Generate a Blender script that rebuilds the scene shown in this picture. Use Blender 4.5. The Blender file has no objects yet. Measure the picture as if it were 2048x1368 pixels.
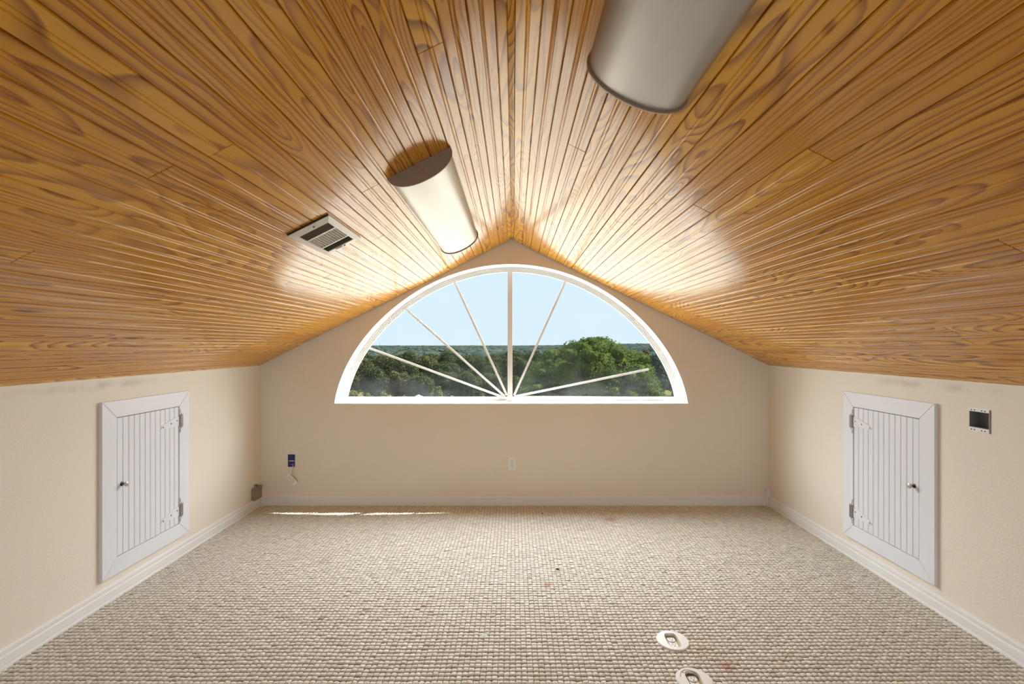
import bpy, math, random
import numpy as np
from mathutils import Vector, Matrix

random.seed(7)
rng = np.random.default_rng(11)
scene = bpy.context.scene
col = scene.collection

# ------------------------------------------------------------------ camera
F, VX, VY, CZ = 940.0, 1027.0, 690.0, 1.344          # focal length / vanishing point in pixels, eye height in m
cam = bpy.data.cameras.new('camera')
cam.sensor_width = 36.0
cam.lens = F / 2048 * 36
cam.shift_x = -(VX - 1024) / 2048
cam.shift_y = (VY - 684) / 2048
cam.clip_start, cam.clip_end = 0.02, 9000
cob = bpy.data.objects.new('camera', cam)
cob.location = (0, 0, CZ)
cob.rotation_euler = (math.pi / 2, 0, 0)
col.objects.link(cob)
scene.camera = cob

# ------------------------------------------------------------------ sky, sun, added daylight lamps, exposure
scene.view_settings.view_transform = 'Standard'
scene.view_settings.look = 'None'
scene.view_settings.gamma = 1.0
scene.view_settings.exposure = 0.11
scene.view_settings.use_curve_mapping = False

world = bpy.data.worlds.new('world')
scene.world = world
world.use_nodes = True
wn, wl = world.node_tree.nodes, world.node_tree.links
wn.clear()
w_out = wn.new('ShaderNodeOutputWorld')
w_bg = wn.new('ShaderNodeBackground')
w_tc = wn.new('ShaderNodeTexCoord')
w_sep = wn.new('ShaderNodeSeparateXYZ')
w_ramp = wn.new('ShaderNodeValToRGB')
w_ramp.color_ramp.elements[0].position = 0.0
w_ramp.color_ramp.elements[0].color = (0.665, 0.80, 0.985, 1)
w_ramp.color_ramp.elements[1].position = 1.0
w_ramp.color_ramp.elements[1].color = (0.55, 0.76, 1.0, 1)
wl.new(w_tc.outputs['Generated'], w_sep.inputs[0])
wl.new(w_sep.outputs['Z'], w_ramp.inputs[0])
wl.new(w_ramp.outputs[0], w_bg.inputs[0])
w_bg.inputs[1].default_value = 1.06
wl.new(w_bg.outputs[0], w_out.inputs[0])

sun = bpy.data.lights.new('sun', 'SUN')
sun.energy = 10.0
sun.angle = math.radians(0.53)
sun.color = (1.0, 0.96, 0.89)
sob = bpy.data.objects.new('sun', sun)
SUN_DIR = Vector((-0.680, -0.2160, -1.0)).normalized()
sob.rotation_euler = SUN_DIR.to_track_quat('-Z', 'Y').to_euler()
sob.location = (8, 6, 12)
col.objects.link(sob)

D = 3.948                                            # window wall
K = D / F                                            # metres per pixel on the window wall
def area(name, loc, rot, sx, sy, power, color):
    l = bpy.data.lights.new(name, 'AREA')
    l.shape = 'RECTANGLE'
    l.size, l.size_y = sx, sy
    l.energy, l.color = power, color
    o = bpy.data.objects.new(name, l)
    o.location, o.rotation_euler = loc, rot
    col.objects.link(o)
    return o
area('window_daylight_boost', (-0.02, D + 0.42, 1.62), (math.radians(-90), 0, 0), 3.3, 1.7, 62.0, (1.0, 0.925, 0.82))  # area lamp added outside the arched window to boost daylight and ceiling glare
area('sky_daylight_boost', (-0.02, D + 1.15, 2.75), (math.radians(-50), 0, 0), 4.2, 1.9, 470.0, (0.90, 0.95, 1.0))  # tilted area lamp added outside to brighten the floor and walls
area('rear_fill_lamp', (0.0, -2.62, 0.85), (math.radians(90), 0, 0), 3.3, 1.3, 33.0, (1.0, 0.97, 0.93))  # fill lamp added behind the rear wall, out of view

# ------------------------------------------------------------------ helpers
XL, XR, AX = (521 - VX) * K, (1537 - VX) * K, (1023 - VX) * K
ZA, ZK = 2.230, 1.172
YB = -2.40                                           # rear wall of the room
SL, SR = (ZA - ZK) / (AX - XL), (ZA - ZK) / (XR - AX)
def roof_z(x):
    return ZA - (AX - x) * SL if x < AX else ZA - (x - AX) * SR
def on_y(px, py, y):
    return Vector(((px - VX) * y / F, y, CZ - (py - VY) * y / F))
def on_floor(px, py, z=0.0):
    y = (CZ - z) * F / (py - VY)
    return Vector(((px - VX) * y / F, y, z))
def on_roof(px, py):
    dx, dz = (px - VX) / F, (VY - py) / F
    t = (ZA - CZ + SL * -AX) / (dz - SL * dx) if px < 1022 else (ZA - CZ + SR * AX) / (dz + SR * dx)
    return Vector((dx * t, t, CZ + dz * t))

def world_loc(o):
    v = Vector((0, 0, 0))
    while o is not None:
        v += o.location
        o = o.parent
    return v
def tag(o, label=None, cat=None, group=None, kind=None):
    if label: o['label'] = label
    if cat: o['category'] = cat
    if group: o['group'] = group
    if kind: o['kind'] = kind
    return o
def empty(name, loc=(0, 0, 0), parent=None):
    o = bpy.data.objects.new(name, None)
    o.empty_display_size = 0.1
    o.location = Vector(loc) - (world_loc(parent) if parent else Vector((0, 0, 0)))
    o.parent = parent
    col.objects.link(o)
    return o

class MB:
    """Collects shapes in world space (through an optional matrix) and links them as one mesh object."""
    def __init__(s, M=None):
        s.v, s.f, s.M = [], [], M
    def add(s, vs, fs):
        n = len(s.v)
        for p in vs:
            p = Vector(p)
            s.v.append(tuple(s.M @ p) if s.M else tuple(p))
        s.f += [tuple(n + i for i in f) for f in fs]
        return s
    def box(s, a, b, bev=0.0):
        (x0, y0, z0), (x1, y1, z1) = [min(p, q) for p, q in zip(a, b)], [max(p, q) for p, q in zip(a, b)]
        if bev <= 0:
            return s.add([(x0, y0, z0), (x1, y0, z0), (x1, y1, z0), (x0, y1, z0), (x0, y0, z1), (x1, y0, z1), (x1, y1, z1), (x0, y1, z1)],
                         [(0, 3, 2, 1), (4, 5, 6, 7), (0, 1, 5, 4), (1, 2, 6, 5), (2, 3, 7, 6), (3, 0, 4, 7)])
        import bmesh
        bm = bmesh.new()
        bmesh.ops.create_cube(bm, size=1)
        for v in bm.verts:
            v.co = Vector(((x0 + x1) / 2 + v.co.x * (x1 - x0), (y0 + y1) / 2 + v.co.y * (y1 - y0), (z0 + z1) / 2 + v.co.z * (z1 - z0)))
        bmesh.ops.bevel(bm, geom=bm.edges[:], offset=bev, segments=2, affect='EDGES')
        bm.verts.index_update()
        vs = [v.co.copy() for v in bm.verts]
        fs = [[v.index for v in f.verts] for f in bm.faces]
        bm.free()
        return s.add(vs, fs)
    def prism(s, poly, axis, a, b):
        """polygon in the two other axes, extruded along axis from a to b"""
        n = len(poly)
        def P(u, w, t):
            return {'x': (t, u, w), 'y': (u, t, w), 'z': (u, w, t)}[axis]
        vs = [P(u, w, a) for u, w in poly] + [P(u, w, b) for u, w in poly]
        fs = [tuple(range(n))[::-1], tuple(range(n, 2 * n))] + [(i, (i + 1) % n, n + (i + 1) % n, n + i) for i in range(n)]
        return s.add(vs, fs)
    def tube(s, path, r, seg=8, cap=True):
        path = [Vector(p) for p in path]
        rs = r if isinstance(r, (list, tuple)) else [r] * len(path)
        vs, fs = [], []
        up = None
        for i, p in enumerate(path):
            d = (path[min(i + 1, len(path) - 1)] - path[max(i - 1, 0)]).normalized()
            if up is None:
                up = Vector((0, 0, 1)) if abs(d.z) < 0.9 else Vector((1, 0, 0))
            a = d.cross(up).normalized()
            b = a.cross(d).normalized()
            up = b
            for k in range(seg):
                t = 2 * math.pi * k / seg
                vs.append(p + (a * math.cos(t) + b * math.sin(t)) * rs[i])
        for i in range(len(path) - 1):
            for k in range(seg):
                k2 = (k + 1) % seg
                fs.append((i * seg + k, i * seg + k2, (i + 1) * seg + k2, (i + 1) * seg + k))
        if cap:
            fs.append(tuple(range(seg))[::-1])
            fs.append(tuple((len(path) - 1) * seg + k for k in range(seg)))
        return s.add(vs, fs)
    def lathe(s, prof, M=None, seg=24):
        """profile (r, h) turned about local z"""
        vs, fs = [], []
        for r, h in prof:
            for k in range(seg):
                t = 2 * math.pi * k / seg
                p = Vector((r * math.cos(t), r * math.sin(t), h))
                vs.append(M @ p if M else p)
        for i in range(len(prof) - 1):
            for k in range(seg):
                k2 = (k + 1) % seg
                fs.append((i * seg + k, i * seg + k2, (i + 1) * seg + k2, (i + 1) * seg + k))
        fs.append(tuple(range(seg))[::-1])
        fs.append(tuple((len(prof) - 1) * seg + k for k in range(seg)))
        return s.add(vs, fs)
    def build(s, name, mat, parent=None, smooth=False, loc=None):
        off = world_loc(parent) if parent else Vector(loc or (0, 0, 0))
        me = bpy.data.meshes.new(name)
        me.from_pydata([tuple(Vector(p) - off) for p in s.v], [], s.f)
        import bmesh
        bm = bmesh.new()
        bm.from_mesh(me)
        bmesh.ops.recalc_face_normals(bm, faces=bm.faces)
        bm.to_mesh(me)
        bm.free()
        if smooth:
            me.polygons.foreach_set('use_smooth', [True] * len(me.polygons))
            me.set_sharp_from_angle(angle=math.radians(38))
        me.materials.append(mat)
        o = bpy.data.objects.new(name, me)
        if parent is None and loc: o.location = loc
        o.parent = parent
        col.objects.link(o)
        return o

# ------------------------------------------------------------------ materials
def new_mat(name):
    m = bpy.data.materials.new(name)
    m.use_nodes = True
    nt = m.node_tree
    return m, nt, nt.nodes, nt.links, nt.nodes['Principled BSDF']
def plain(name, c, rough=0.5, metal=0.0, spec=0.5, bump=0.0, bscale=200.0):
    m, nt, N, L, b = new_mat(name)
    b.inputs['Base Color'].default_value = (*c, 1)
    b.inputs['Roughness'].default_value = rough
    b.inputs['Metallic'].default_value = metal
    b.inputs['Specular IOR Level'].default_value = spec
    if bump:
        tc = N.new('ShaderNodeTexCoord')
        n = N.new('ShaderNodeTexNoise')
        n.inputs['Scale'].default_value = bscale
        n.inputs['Detail'].default_value = 3
        bp = N.new('ShaderNodeBump')
        bp.inputs['Strength'].default_value = bump
        bp.inputs['Distance'].default_value = 0.002
        L.new(tc.outputs['Object'], n.inputs['Vector'])
        L.new(n.outputs['Fac'], bp.inputs['Height'])
        L.new(bp.outputs[0], b.inputs['Normal'])
    return m
def mth(N, L, op, a, b=None, c=None, clamp=False):
    n = N.new('ShaderNodeMath')
    n.operation = op
    n.use_clamp = clamp
    for i, x in enumerate((a, b, c)):
        if x is None: continue
        if isinstance(x, (int, float)): n.inputs[i].default_value = x
        else: L.new(x, n.inputs[i])
    return n.outputs[0]
def mixc(N, L, f, a, b, mode='MIX'):
    n = N.new('ShaderNodeMix')
    n.data_type = 'RGBA'
    n.blend_type = mode
    for s, x in ((n.inputs[0], f), (n.inputs[6], a), (n.inputs[7], b)):
        if isinstance(x, (int, float)): s.default_value = x
        elif isinstance(x, tuple): s.default_value = (*x, 1)
        else: L.new(x, s)
    return n.outputs[2]

def wall_mat():
    m, nt, N, L, b = new_mat('cream_wall_paint')
    tc = N.new('ShaderNodeTexCoord')
    n1 = N.new('ShaderNodeTexNoise'); n1.inputs['Scale'].default_value = 95; n1.inputs['Detail'].default_value = 3
    n2 = N.new('ShaderNodeTexNoise'); n2.inputs['Scale'].default_value = 1.6; n2.inputs['Detail'].default_value = 4
    L.new(tc.outputs['Object'], n1.inputs['Vector'])
    L.new(tc.outputs['Object'], n2.inputs['Vector'])
    # patched, unpainted smears just under the ceiling line of the knee walls
    sep = N.new('ShaderNodeSeparateXYZ'); L.new(tc.outputs['Object'], sep.inputs[0])
    n3 = N.new('ShaderNodeTexNoise'); n3.inputs['Scale'].default_value = 9; n3.inputs['Detail'].default_value = 5
    L.new(tc.outputs['Object'], n3.inputs['Vector'])
    zz = mth(N, L, 'SUBTRACT', sep.outputs['Z'], 1.135)
    band = mth(N, L, 'SUBTRACT', 1.0, mth(N, L, 'MULTIPLY', mth(N, L, 'ABSOLUTE', zz), 34.0), clamp=True)
    yy = mth(N, L, 'SUBTRACT', sep.outputs['Y'], 2.45)
    bandy = mth(N, L, 'SUBTRACT', 1.0, mth(N, L, 'MULTIPLY', mth(N, L, 'ABSOLUTE', yy), 1.7), clamp=True)
    sm = mth(N, L, 'MULTIPLY', mth(N, L, 'MULTIPLY', band, bandy), mth(N, L, 'MULTIPLY_ADD', n3.outputs['Fac'], 5.0, -2.1, clamp=True), clamp=True)
    base = mixc(N, L, n2.outputs['Fac'], (0.84, 0.78, 0.685), (0.80, 0.74, 0.65))
    c = mixc(N, L, mth(N, L, 'MULTIPLY', sm, 0.75), base, (0.52, 0.475, 0.41))
    L.new(c, b.inputs['Base Color'])
    b.inputs['Roughness'].default_value = 0.62
    b.inputs['Specular IOR Level'].default_value = 0.3
    bp = N.new('ShaderNodeBump'); bp.inputs['Strength'].default_value = 0.35; bp.inputs['Distance'].default_value = 0.003
    # a roughly trowelled patch low on the wall
    ry = mth(N, L, 'MULTIPLY', mth(N, L, 'SUBTRACT', sep.outputs['Y'], 1.97), 5.5)
    rz = mth(N, L, 'MULTIPLY', mth(N, L, 'SUBTRACT', sep.outputs['Z'], 0.37), 4.0)
    rx = mth(N, L, 'GREATER_THAN', sep.outputs['X'], 1.0)
    pm = mth(N, L, 'MULTIPLY', rx, mth(N, L, 'SUBTRACT', 1.0, mth(N, L, 'ADD', mth(N, L, 'MULTIPLY', ry, ry), mth(N, L, 'MULTIPLY', rz, rz)), clamp=True))
    hh = mth(N, L, 'ADD', mth(N, L, 'MULTIPLY', n1.outputs['Fac'], mth(N, L, 'MULTIPLY_ADD', pm, 3.0, 1.0)), mth(N, L, 'MULTIPLY', sm, 0.6))
    L.new(hh, bp.inputs['Height']); L.new(bp.outputs[0], b.inputs['Normal'])
    return m

def pine_mat():
    m, nt, N, L, b = new_mat('varnished_pine')
    uv = N.new('ShaderNodeUVMap')
    oi = N.new('ShaderNodeObjectInfo')
    sep = N.new('ShaderNodeSeparateXYZ'); L.new(uv.outputs[0], sep.inputs[0])
    u, v = sep.outputs['X'], sep.outputs['Y']
    R = oi.outputs['Random']
    r2 = mth(N, L, 'FRACT', mth(N, L, 'MULTIPLY', R, 17.31))
    r3 = mth(N, L, 'FRACT', mth(N, L, 'MULTIPLY', R, 91.7))
    r4 = mth(N, L, 'FRACT', mth(N, L, 'MULTIPLY', R, 331.3))
    def noise(su, sv, detail=2.0, seed=1.0, rough=0.5):
        cb = N.new('ShaderNodeCombineXYZ')
        L.new(mth(N, L, 'MULTIPLY', u, su), cb.inputs[0])
        L.new(mth(N, L, 'MULTIPLY', v, sv), cb.inputs[1])
        L.new(mth(N, L, 'MULTIPLY', R, 173.0 * seed), cb.inputs[2])
        n = N.new('ShaderNodeTexNoise')
        n.inputs['Scale'].default_value = 1.0
        n.inputs['Detail'].default_value = detail
        n.inputs['Roughness'].default_value = rough
        L.new(cb.outputs[0], n.inputs['Vector'])
        return n.outputs['Fac']
    slow = noise(3.0, 1.1, 2.0, 1.0)
    wob = noise(16.0, 3.2, 3.0, 1.7)
    # cathedral grain: growth rings cut by the face of the board
    dd = mth(N, L, 'ADD', mth(N, L, 'MULTIPLY', slow, 0.20), mth(N, L, 'MULTIPLY_ADD', r2, 0.14, -0.12))
    xx = mth(N, L, 'ADD', mth(N, L, 'ADD', u, mth(N, L, 'MULTIPLY_ADD', r3, 0.13, -0.1)), mth(N, L, 'MULTIPLY', wob, 0.022))
    rr = mth(N, L, 'SQRT', mth(N, L, 'ADD', mth(N, L, 'MULTIPLY', dd, dd), mth(N, L, 'MULTIPLY', xx, xx)))
    # knots bend the rings
    cb = N.new('ShaderNodeCombineXYZ')
    L.new(mth(N, L, 'MULTIPLY', u, 9.0), cb.inputs[0])
    L.new(mth(N, L, 'MULTIPLY', v, 1.35), cb.inputs[1])
    L.new(mth(N, L, 'MULTIPLY', R, 57.0), cb.inputs[2])
    vo = N.new('ShaderNodeTexVoronoi'); vo.inputs['Scale'].default_value = 1.0
    L.new(cb.outputs[0], vo.inputs['Vector'])
    kd = vo.outputs['Distance']
    near = mth(N, L, 'SUBTRACT', 1.0, mth(N, L, 'MULTIPLY', kd, 3.2), clamp=True)
    rr = mth(N, L, 'ADD', rr, mth(N, L, 'MULTIPLY', mth(N, L, 'MULTIPLY', near, near), 0.035))
    freq = mth(N, L, 'MULTIPLY_ADD', r4, 75.0, 38.0)
    ring = mth(N, L, 'FRACT', mth(N, L, 'ADD', mth(N, L, 'MULTIPLY', rr, freq), mth(N, L, 'MULTIPLY', wob, 0.35)))
    ramp = N.new('ShaderNodeValToRGB')
    cr = ramp.color_ramp
    cr.elements[0].position = 0.0; cr.elements[0].color = (0, 0, 0, 1)
    cr.elements[1].position = 1.0; cr.elements[1].color = (0, 0, 0, 1)
    for p, g in ((0.42, 0.08), (0.70, 0.62), (0.86, 1.0), (0.93, 0.75)):
        e = cr.elements.new(p); e.color = (g, g, g, 1)
    L.new(ring, ramp.inputs[0])
    streak = noise(420.0, 2.2, 3.0, 2.3, 0.6)
    patch = noise(7.0, 0.8, 2.0, 3.1)
    late = mth(N, L, 'MULTIPLY', ramp.outputs[0], mth(N, L, 'MULTIPLY_ADD', patch, 2.2, -0.25, clamp=True), clamp=True)
    honey = mixc(N, L, r2, (0.66, 0.30, 0.012), (0.82, 0.43, 0.030))
    honey = mixc(N, L, mth(N, L, 'MULTIPLY', streak, 0.45), honey, (0.52, 0.20, 0.006))
    dark = mixc(N, L, r3, (0.21, 0.054, 0.004), (0.33, 0.098, 0.007))
    c = mixc(N, L, mth(N, L, 'MULTIPLY', late, 0.93), honey, dark)
    knot = mth(N, L, 'SUBTRACT', 1.0, mth(N, L, 'MULTIPLY', kd, 11.0), clamp=True)
    c = mixc(N, L, mth(N, L, 'MULTIPLY', knot, 1.4, clamp=True), c, (0.085, 0.028, 0.012))
    L.new(c, b.inputs['Base Color'])
    b.inputs['Roughness'].default_value = 0.42
    b.inputs['Specular IOR Level'].default_value = 0.05
    b.inputs['Coat Weight'].default_value = 0.85
    b.inputs['Coat IOR'].default_value = 1.55
    cr_ = mth(N, L, 'MULTIPLY_ADD', streak, 0.08, 0.105)
    L.new(cr_, b.inputs['Coat Roughness'])
    bp = N.new('ShaderNodeBump'); bp.inputs['Strength'].default_value = 0.06; bp.inputs['Distance'].default_value = 0.002
    L.new(mth(N, L, 'ADD', mth(N, L, 'MULTIPLY', streak, 0.5), mth(N, L, 'MULTIPLY', slow, 2.0)), bp.inputs['Height'])
    L.new(bp.outputs[0], b.inputs['Normal'])
    L.new(bp.outputs[0], b.inputs['Coat Normal'])
    return m

def carpet_mat():
    m, nt, N, L, b = new_mat('loop_carpet')
    at = N.new('ShaderNodeAttribute'); at.attribute_name = 'tuft'
    tc = N.new('ShaderNodeTexCoord')
    n = N.new('ShaderNodeTexNoise'); n.inputs['Scale'].default_value = 330; n.inputs['Detail'].default_value = 3
    L.new(tc.outputs['Object'], n.inputs['Vector'])
    c = mixc(N, L, mth(N, L, 'MULTIPLY', n.outputs['Fac'], 0.5), at.outputs['Color'], (0.25, 0.21, 0.16), 'MULTIPLY')
    c = mixc(N, L, 0.62, c, at.outputs['Color'])
    L.new(c, b.inputs['Base Color'])
    b.inputs['Roughness'].default_value = 0.95
    b.inputs['Specular IOR Level'].default_value = 0.1
    bp = N.new('ShaderNodeBump'); bp.inputs['Strength'].default_value = 0.6; bp.inputs['Distance'].default_value = 0.002
    L.new(n.outputs['Fac'], bp.inputs['Height']); L.new(bp.outputs[0], b.inputs['Normal'])
    return m

def alu_mat():
    m, nt, N, L, b = new_mat('brushed_aluminium')
    tc = N.new('ShaderNodeTexCoord')
    mp = N.new('ShaderNodeMapping'); mp.inputs['Scale'].default_value = (260, 2.5, 260)
    n = N.new('ShaderNodeTexNoise'); n.inputs['Scale'].default_value = 1.0; n.inputs['Detail'].default_value = 2
    L.new(tc.outputs['Object'], mp.inputs[0]); L.new(mp.outputs[0], n.inputs['Vector'])
    L.new(mixc(N, L, n.outputs['Fac'], (0.37, 0.355, 0.33), (0.43, 0.41, 0.38)), b.inputs['Base Color'])
    b.inputs['Metallic'].default_value = 0.85
    L.new(mth(N, L, 'MULTIPLY_ADD', n.outputs['Fac'], 0.08, 0.36), b.inputs['Roughness'])
    return m

def glass_mat():
    m, nt, N, L, b = new_mat('window_glass')
    N.remove(b)
    out = N['Material Output']
    tr = N.new('ShaderNodeBsdfTransparent'); tr.inputs[0].default_value = (0.97, 0.985, 0.98, 1)
    gl = N.new('ShaderNodeBsdfGlossy'); gl.inputs['Roughness'].default_value = 0.02
    fr = N.new('ShaderNodeFresnel'); fr.inputs[0].default_value = 1.45
    m1 = N.new('ShaderNodeMixShader')
    L.new(mth(N, L, 'MULTIPLY', fr.outputs[0], 0.10), m1.inputs[0]); L.new(tr.outputs[0], m1.inputs[1]); L.new(gl.outputs[0], m1.inputs[2])
    # weathered dirt film, heavier towards the bottom rail
    tl = N.new('ShaderNodeBsdfTranslucent'); tl.inputs[0].default_value = (0.75, 0.78, 0.8, 1)
    tc = N.new('ShaderNodeTexCoord')
    n = N.new('ShaderNodeTexNoise'); n.inputs['Scale'].default_value = 3.2; n.inputs['Detail'].default_value = 5; n.inputs['Roughness'].default_value = 0.6
    mp = N.new('ShaderNodeMapping'); mp.inputs['Scale'].default_value = (1.0, 1.0, 2.2)
    L.new(tc.outputs['Object'], mp.inputs[0]); L.new(mp.outputs[0], n.inputs['Vector'])
    sp = N.new('ShaderNodeSeparateXYZ'); L.new(tc.outputs['Object'], sp.inputs[0])
    low = mth(N, L, 'SUBTRACT', 1.0, mth(N, L, 'MULTIPLY', mth(N, L, 'SUBTRACT', sp.outputs['Z'], 0.02), 3.2), clamp=True)
    f = mth(N, L, 'MULTIPLY', mth(N, L, 'MULTIPLY_ADD', n.outputs['Fac'], 0.065, -0.020, clamp=True), mth(N, L, 'MULTIPLY_ADD', low, 0.6, 0.05))
    m2 = N.new('ShaderNodeMixShader')
    L.new(f, m2.inputs[0]); L.new(m1.outputs[0], m2.inputs[1]); L.new(tl.outputs[0], m2.inputs[2])
    L.new(m2.outputs[0], out.inputs[0])
    return m

def leaf_mat(name, a, bcol, core=False):
    m, nt, N, L, b = new_mat(name)
    N.remove(b)
    out = N['Material Output']
    tc = N.new('ShaderNodeTexCoord')
    n = N.new('ShaderNodeTexNoise'); n.inputs['Scale'].default_value = 1.7; n.inputs['Detail'].default_value = 6; n.inputs['Roughness'].default_value = 0.75
    L.new(tc.outputs['Object'], n.inputs['Vector'])
    c = mixc(N, L, mth(N, L, 'MULTIPLY_ADD', n.outputs['Fac'], 2.4, -0.7, clamp=True), a, bcol)
    df = N.new('ShaderNodeBsdfDiffuse'); tl = N.new('ShaderNodeBsdfTranslucent')
    L.new(c, df.inputs[0]); L.new(c, tl.inputs[0])
    ms = N.new('ShaderNodeMixShader'); ms.inputs[0].default_value = 0.35
    L.new(df.outputs[0], ms.inputs[1]); L.new(tl.outputs[0], ms.inputs[2]); L.new(ms.outputs[0], out.inputs[0])
    return m

def ground_mat():
    m, nt, N, L, b = new_mat('dry_grass_ground')
    tc = N.new('ShaderNodeTexCoord')
    n = N.new('ShaderNodeTexNoise'); n.inputs['Scale'].default_value = 0.12; n.inputs['Detail'].default_value = 8
    L.new(tc.outputs['Object'], n.inputs['Vector'])
    L.new(mixc(N, L, mth(N, L, 'MULTIPLY_ADD', n.outputs['Fac'], 2.5, -0.75, clamp=True), (0.10, 0.105, 0.035), (0.19, 0.14, 0.075)), b.inputs['Base Color'])
    b.inputs['Roughness'].default_value = 1.0
    b.inputs['Specular IOR Level'].default_value = 0.0
    return m

M_WALL, M_PINE, M_CARPET, M_ALU, M_GLASS = wall_mat(), pine_mat(), carpet_mat(), alu_mat(), glass_mat()
M_TRIM = plain('white_trim_paint', (0.82, 0.825, 0.835), 0.35, bump=0.05, bscale=60)
M_DOOR = plain('white_door_paint', (0.79, 0.82, 0.89), 0.40, bump=0.05, bscale=80)
M_REVEAL = plain('white_window_paint', (0.82, 0.81, 0.78), 0.40)
M_BACK = plain('dark_roof_backing', (0.05, 0.03, 0.02), 0.9)
M_SUB = plain('subfloor', (0.10, 0.085, 0.07), 0.95)
M_CAP = plain('bronze_end_cap', (0.32, 0.235, 0.175), 0.45, 0.45, bump=0.15, bscale=400)
M_VENT = plain('ivory_register_enamel', (0.70, 0.66, 0.58), 0.35)
M_HOLE_AND_SHADE = plain('dark_duct_and_shade', (0.035, 0.027, 0.018), 0.8)
M_LOUVRE = plain('dark_louvre', (0.10, 0.075, 0.045), 0.6)
M_HINGE = plain('bare_hinge_metal', (0.42, 0.38, 0.37), 0.38, 0.8)
M_SCREW = plain('screw_steel', (0.25, 0.24, 0.23), 0.4, 0.7)
M_KNOB = plain('pale_knob', (0.55, 0.51, 0.46), 0.32, 0.3)
M_STEM = plain('dark_stem', (0.06, 0.055, 0.05), 0.4, 0.7)
M_PLATE = plain('ivory_plastic', (0.86, 0.84, 0.80), 0.35)
M_WHITEP = plain('white_plastic', (0.84, 0.84, 0.85), 0.3)
M_SLOT = plain('slot_dark', (0.03, 0.025, 0.02), 0.6)
M_BLUE = plain('blue_box_plastic', (0.018, 0.035, 0.19), 0.45)
M_GREYB = plain('galvanised_grey', (0.24, 0.25, 0.27), 0.55, 0.2)
M_GREEN = plain('green_wire_plastic', (0.05, 0.26, 0.18), 0.5)
M_RACE = plain('taupe_box_metal', (0.30, 0.24, 0.17), 0.5, 0.1)
M_COPPER = plain('cable_sheath', (0.62, 0.55, 0.40), 0.5)
M_YELLOWED = plain('yellowed_plastic', (0.50, 0.38, 0.12), 0.5)
M_PAPER = plain('white_paper', (0.82, 0.83, 0.86), 0.8)
M_CRUMB = plain('brown_crumb', (0.17, 0.10, 0.045), 0.9)
M_BARK = plain('bark', (0.10, 0.075, 0.055), 0.95)
M_MAST = plain('mast_steel', (0.35, 0.36, 0.38), 0.5)
M_GROUND = ground_mat()

# ------------------------------------------------------------------ the room: floor and carpet
sub = MB()
sub.box((XL - 0.1, YB - 0.1, -0.16), (XR + 0.1, D + 0.1, -0.055))
floor = tag(sub.build('floor', M_SUB), kind='structure', label='tan looped carpet floor with a woven grid of square tufts')

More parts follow.
